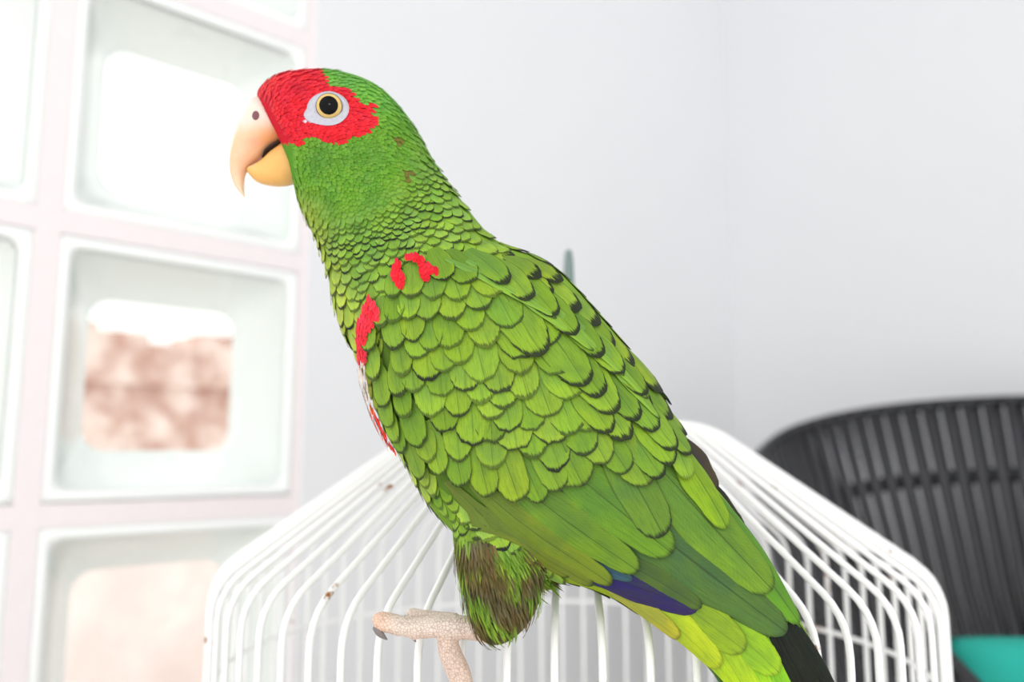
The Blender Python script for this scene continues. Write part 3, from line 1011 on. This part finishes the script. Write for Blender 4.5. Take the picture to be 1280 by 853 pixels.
for _ in range(90000):
    x, y = rp.uniform(300, 720), rp.uniform(84, 832)
    s_ = spec(x, y)
    if s_ is None:
        continue
    r = s_[0]
    gx, gy = int(x // 14), int(y // 14)
    ok = True
    for i in (-1, 0, 1):
        for j in (-1, 0, 1):
            for (a, b, rr_) in grid.get((gx + i, gy + j), ()):
                if (a - x) ** 2 + (b - y) ** 2 < (min(r, rr_)) ** 2:
                    ok = False
    if not ok:
        continue
    d = ray(x, y).normalized()
    q, n_, i_, dist = BVH.ray_cast(CAM, d)
    if q is None:
        continue
    grid.setdefault((gx, gy), []).append((x, y, r))
    cand.append((x, y, s_))
EYE = (412, 134)
cand = [c for c in cand if ((c[0] - EYE[0] + 4) / 25) ** 2 + ((c[1] - EYE[1] - 2) / 20) ** 2 > 1]
big = sorted([c for c in cand if c[2][0] > 7.4], key=lambda c: -c[2][2])[:290]
bigset = set((c[0], c[1]) for c in big)
HEAD = Acc()
for x, y, (r, L, W, e, band) in cand:
    d = flow(x, y)
    a = rp.uniform(-.16, .16)
    d = (d[0] * math.cos(a) - d[1] * math.sin(a), d[0] * math.sin(a) + d[1] * math.cos(a))
    c = colour(x, y)
    thigh = inside(THIGH, x, y) and y >= 690
    if thigh:
        gmix = smooth(.02, .34, nz(x, y, .035, 4) + .25 * (1 - smooth(680, 790, y)) + rp.uniform(-.16, .16)) * .9
        c = mixc((100, 92, 56), (122, 170, 48), gmix)
        c = jit(c, 14, rp)
    elif inside(MASK, x, y):
        c = jit(c, 9, rp)
        dd = math.hypot((x - 388) / 1.6, y - 146)
        if dd < 9 and rp.random() < .55:
            c = (226, 206, 206)
    else:
        c = jit(c, 9, rp)
        if (abs(x - 497) < 5 and abs(y - 178) < 5) or (abs(x - 510) < 5 and abs(y - 218) < 6):
            c = (104, 104, 42)
    L *= rp.uniform(.85, 1.15)
    tip = (x + d[0] * L * .5, y + d[1] * L * .5) if not thigh else (x + d[0] * L * .4, y + d[1] * L * .4)
    if (x, y) in bigset:
        feather('body_feather', body, tip, d, L, W, .1, .7 if inside(THIGH, x, y) else 1.2, c, e * rp.uniform(.6, 1.05), band, .2, nv=6, nu=5, fray=.03, rnd=rp)
    else:
        lt = .5 if r < 5 else 1.0
        if thigh:
            lt = 1.9
        g_ = feather_geo(tip, d, L, W, .05, lt, nv=4, nu=3 if r < 5 else 4, point=.8 if thigh else .05, fray=.05 if thigh else .0, rnd=rp)
        HEAD.add(g_, lin(c), (e, band / L, .05))
        HEAD.add(g_, lin(c), (e, band / L, .05), True)
hp_ = HEAD.build('small_plumage', body)
fp_ = FAR.build('far_side_plumage', body)

# ------------------------------------------------------------------ beak
def loft_beak(pairs, Y=YB, n=22, power=.85):
    rs = catmull([(270 + a[0] / 4.267, 70 + a[1] / 4.267, 270 + b[0] / 4.267, 70 + b[1] / 4.267, w) for a, b, w in pairs], 4)
    v_, f_ = [], []
    for x0, y0, x1, y1, w in rs:
        A, B = P(x0, y0, Y), P(x1, y1, Y)
        c, h = (A + B) / 2, (A - B) / 2
        for k in range(n):
            a = 2 * math.pi * k / n
            sa = math.sin(a)
            v_.append(c + h * math.cos(a) + Vector((0, 1, 0)) * w * .001 * (abs(sa) ** power) * (1 if sa > 0 else -1))
    for i in range(len(rs) - 1):
        for k in range(n):
            l = (k + 1) % n
            f_.append((i * n + k, i * n + l, (i + 1) * n + l, (i + 1) * n + k))
    f_.append(tuple(range(n - 1, -1, -1))); f_.append(tuple((len(rs) - 1) * n + k for k in range(n)))
    return v_, f_
def upper_col(x, y):
    zx, zy = (x - 270) * 4.267, (y - 70) * 4.267
    c = (238, 218, 206)
    c = mixc(c, (244, 196, 160), smooth(330, 430, zy + (zx - 200) * .1))
    g = math.exp(-(((zx - 290) / 75) ** 2 + ((zy - 445) / 60) ** 2))
    c = mixc(c, (242, 164, 100), .8 * g)
    c = mixc(c, (236, 158, 132), .5 * math.exp(-(((zx - 205) / 40) ** 2 + ((zy - 455) / 26) ** 2)))
    c = mixc(c, (246, 208, 180), smooth(560, 740, zy))
    return c
def lower_col(x, y):
    zx, zy = (x - 270) * 4.267, (y - 70) * 4.267
    c = mixc((242, 186, 106), (240, 206, 172), smooth(380, 440, zx))
    return mixc(c, (248, 232, 200), smooth(230, 165, zx) * smooth(610, 570, zy))
up_v, up_f = loft_beak([((262, 214), (392, 448), 6.0), ((208, 232), (384, 444), 8.2), ((172, 266), (368, 448), 8.6), ((136, 335), (332, 474), 8.0), ((110, 400), (286, 508), 7.2), ((88, 470), (232, 548), 6.2), ((76, 540), (176, 590), 4.9),
                        ((75, 600), (154, 632), 3.6), ((86, 660), (148, 682), 2.5), ((112, 712), (149, 722), 1.4), ((148, 750), (153, 748), .4)])
mu = mesh_from('upper_beak', tobird(up_v), up_f)
set_col(mu, [lin(upper_col(*topx(q))) for q in up_v])
ub = link('upper_beak', mu, M_BEAK, bird)
lo_v, lo_f = loft_beak([((392, 455), (462, 640), 6.8), ((378, 462), (440, 662), 7.0), ((338, 486), (390, 684), 6.8), ((300, 514), (328, 692), 6.2), ((256, 556), (258, 684), 5.2), ((212, 582), (208, 664), 4.0), ((182, 594), (178, 632), 2.6), ((168, 604), (166, 616), 1.0)])
ml = mesh_from('lower_beak', tobird(lo_v), lo_f)
set_col(ml, [lin(lower_col(*topx(q))) for q in lo_v])
link('lower_beak', ml, M_BEAK, bird)
tg_v, tg_f = loft_beak([((360, 455), (360, 480), 3.5), ((320, 478), (318, 505), 4.5), ((285, 502), (280, 530), 4.4), ((262, 530), (258, 550), 3.0), ((250, 545), (248, 552), .8)])
link('tongue', mesh_from('tongue', tobird(tg_v), tg_f), plain('dark_tongue', (52, 40, 40), .5), bird)
UBVH = BVHTree.FromPolygons(up_v, up_f)
dn = ray(270 + 212 / 4.267, 70 + 318 / 4.267).normalized()
q, n_, i_, _d = UBVH.ray_cast(CAM, dn)
def disc_geo(c, n_, ru, rw, up, bulge, rings_=6, seg=28):
    u = (up - n_ * up.dot(n_)).normalized(); w = n_.cross(u)
    v_ = [c + n_ * bulge]; f_ = []
    for j in range(1, rings_ + 1):
        r = j / rings_
        for k in range(seg):
            a = 2 * math.pi * k / seg
            v_.append(c + u * ru * r * math.sin(a) + w * rw * r * math.cos(a) + n_ * bulge * (1 - r * r))
    for k in range(seg):
        f_.append((0, 1 + k, 1 + (k + 1) % seg))
    for j in range(1, rings_):
        for k in range(seg):
            l = (k + 1) % seg
            f_.append((1 + (j - 1) * seg + k, 1 + j * seg + k, 1 + j * seg + l, 1 + (j - 1) * seg + l))
    return v_, f_
v, f = disc_geo(q + n_ * .0001, n_, .0017, .00135, Vector((0, 0, 1)), .0003)
no = link('nostril', mesh_from('nostril', tobird(v), f), plain('nostril_dark', (120, 78, 84), .7), ub)
v = [Vector((p_.x, 2 * YB - p_.y, p_.z)) for p_ in v]
link('nostril', mesh_from('nostril', tobird(v), f), no.data.materials[0], ub)

# ------------------------------------------------------------------ eyes
t = NT('eye_skin')
vr = t.noise(700, 3)
t.P(Base_Color=t.mix(vr.outputs[0], lin((160, 162, 174)), lin((192, 191, 200))), Roughness=.6)
t.bump(vr.outputs[0], .4, .0004)
M_SKIN = t.m
def gloss(name, rgb):
    q_ = NT(name)
    q_.P(Base_Color=q_.mix(q_.noise(900).outputs[0], lin(rgb), lin(tuple(v * .85 for v in rgb))), Roughness=.03)
    q_.b.inputs['Specular IOR Level'].default_value = .12
    return q_.m
M_IRIS, M_PUP, M_LID = gloss('ochre_iris', (226, 194, 120)), gloss('black_pupil', (10, 10, 12)), plain('dark_eyelid', (96, 96, 108), .5)
ep, en = hit(*EYE)
en = ((CAM - ep).normalized() * .8 + en * .35 + Vector((-.08, 0, .05))).normalized()
def cap_geo(c, ax, r, a1, a0=0.0, seg=32, nr=8):
    u = ax.orthogonal().normalized(); w = ax.cross(u)
    v_, f_ = [], []
    for j in range(nr + 1):
        a = a0 + (a1 - a0) * j / nr
        for k in range(seg):
            b = 2 * math.pi * k / seg
            v_.append(c + ax * r * math.cos(a) + (u * math.cos(b) + w * math.sin(b)) * r * math.sin(a))
    for j in range(nr):
        for k in range(seg):
            l = (k + 1) % seg
            f_.append((j * seg + k, j * seg + l, (j + 1) * seg + l, (j + 1) * seg + k))
    return v_, f_
ER = .0054
for sgn in (1, -1):
    def S(v_):
        return tobird(v_) if sgn == 1 else tobird([Vector((p_.x, 2 * YB - p_.y, p_.z)) for p_ in v_])
    c0 = ep - en * (ER * .30)
    # bare ring of skin
    vs_, fs_ = [], []
    RG, SG = 8, 44
    eu = (Vector((1, 0, 0)) - en * en.x).normalized()
    ew = eu.cross(en).normalized()
    if ew.z < 0:
        ew = -ew
    for j in range(RG + 1):
        tt_ = j / RG
        for k in range(SG):
            b = 2 * math.pi * k / SG
            inn = c0 + en * (ER * math.cos(R(60)) * 1.02) + (eu * math.cos(b) + ew * math.sin(b)) * ER * math.sin(R(60)) * 1.01
            ex, ey = 25.5 * math.cos(b), -21 * math.sin(b)
            if ex < 0:
                ex *= 1.05 + .35 * max(0, -math.sin(b)) * max(0, -math.cos(b)) * 2
            q, m_ = hit(EYE[0] - 1 + ex, EYE[1] + 3 + ey)
            outp = q + m_ * .0005
            pp_ = inn.lerp(outp, tt_) + m_ * (.0005 * math.sin(math.pi * tt_) + .00012 * math.sin(j * 3.1))
            qn, mn = near(pp_)
            dist_ = (pp_ - qn).dot(mn)
            if dist_ < .0006:
                pp_ += mn * (.0006 - dist_)
            vs_.append(pp_)
    for j in range(RG):
        for k in range(SG):
            l = (k + 1) % SG
            fs_.append((j * SG + k, j * SG + l, (j + 1) * SG + l, (j + 1) * SG + k))
    ey_ = link('eye', mesh_from('eye', S(cap_geo(c0, en, ER, R(85))[0]), cap_geo(c0, en, ER, R(85))[1]), M_LID, bird)
    a_, b_ = cap_geo(c0, en, ER * 1.008, R(54), R(33))
    link('iris', mesh_from('iris', S(a_), b_), M_IRIS, ey_)
    a_, b_ = cap_geo(c0, en, ER * 1.012, R(37))
    link('pupil', mesh_from('pupil', S(a_), b_), M_PUP, ey_)
    link('eye_ring', mesh_from('eye_ring', S(vs_), fs_), M_SKIN, bird)

# ------------------------------------------------------------------ foot gripping the wires
YF = .2945
def fpath(pts):
    return [P(x, y, Y) for x, y, r, Y in pts], [r / 3560 for x, y, r, Y in pts]
acc = ([], [])
for path in ([(622, 792, 15, .290), (604, 787, 15, .2925), (585, 785, 14, YF), (566, 784, 15, YF)],
             [(570, 784, 14, YF), (545, 783, 13.5, YF), (525, 785, 13, YF), (505, 783, 12, YF), (486, 779, 12, YF), (475, 777, 11.5, YF), (467, 779, 7, YF)],
             [(570, 778, 11, YF + .003), (545, 772, 7.5, YF + .006), (525, 769, 7, YF + .008), (514, 768, 7.5, YF + .009), (508, 770, 4, YF + .009)],
             [(562, 786, 13, YF), (560, 805, 13, YF - .001), (566, 825, 14, YF - .002), (575, 846, 14, YF - .002), (580, 870, 12, YF - .001), (578, 888, 8, YF + .001)]):
    p_, r_ = fpath(catmull(path, 4))
    add_geo(acc, tube_geo(p_, r_, 14))
for x, y, r in ((518, 792, 9), (536, 792, 7), (497, 789, 7)):
    c = P(x, y, YF)
    add_geo(acc, tube_geo([c + Vector((-.002, 0, 0)), c, c + Vector((.002, 0, 0))], [r / 3560 * .6, r / 3560, r / 3560 * .6], 10))
tmp = link('tmp', mesh_from('tmp', *acc))
md = tmp.modifiers.new('r', 'REMESH'); md.mode = 'VOXEL'; md.voxel_size = .0005
sm = tmp.modifiers.new('s', 'SMOOTH'); sm.factor = .5; sm.iterations = 5
dg = bpy.context.evaluated_depsgraph_get()
fm = bpy.data.meshes.new_from_object(tmp.evaluated_get(dg))
bpy.data.objects.remove(tmp)
fc = []
for v in fm.vertices:
    x, y = topx(v.co)
    c = mixc((236, 220, 208), (242, 202, 178), smooth(500, 468, x))
    c = mixc(c, (222, 190, 172), smooth(785, 800, y) * .5)
    fc.append(lin(c))
fm.transform(BI)
foot = link('foot', fm, M_FOOT, bird)
set_col(fm, fc)
for pts in ([(471, 784, 5.5, YF), (474, 791, 4.5, YF - .001), (479, 796, 3, YF - .001), (484, 800, .8, YF)], [(516, 796, 3, YF), (518, 800, 2, YF), (520, 803, .6, YF)], [(508, 772, 3.5, YF + .009), (502, 776, 2.5, YF + .009), (499, 781, .7, YF + .009)], 
            [(578, 886, 5, YF + .001), (574, 898, 3.5, YF + .002), (568, 906, .8, YF + .003)]):
    p_, r_ = fpath(catmull(pts, 3))
    link('claw', mesh_from('claw', tobird(tube_geo(p_, r_, 10)[0]), tube_geo(p_, r_, 10)[1]), M_CLAW, foot)
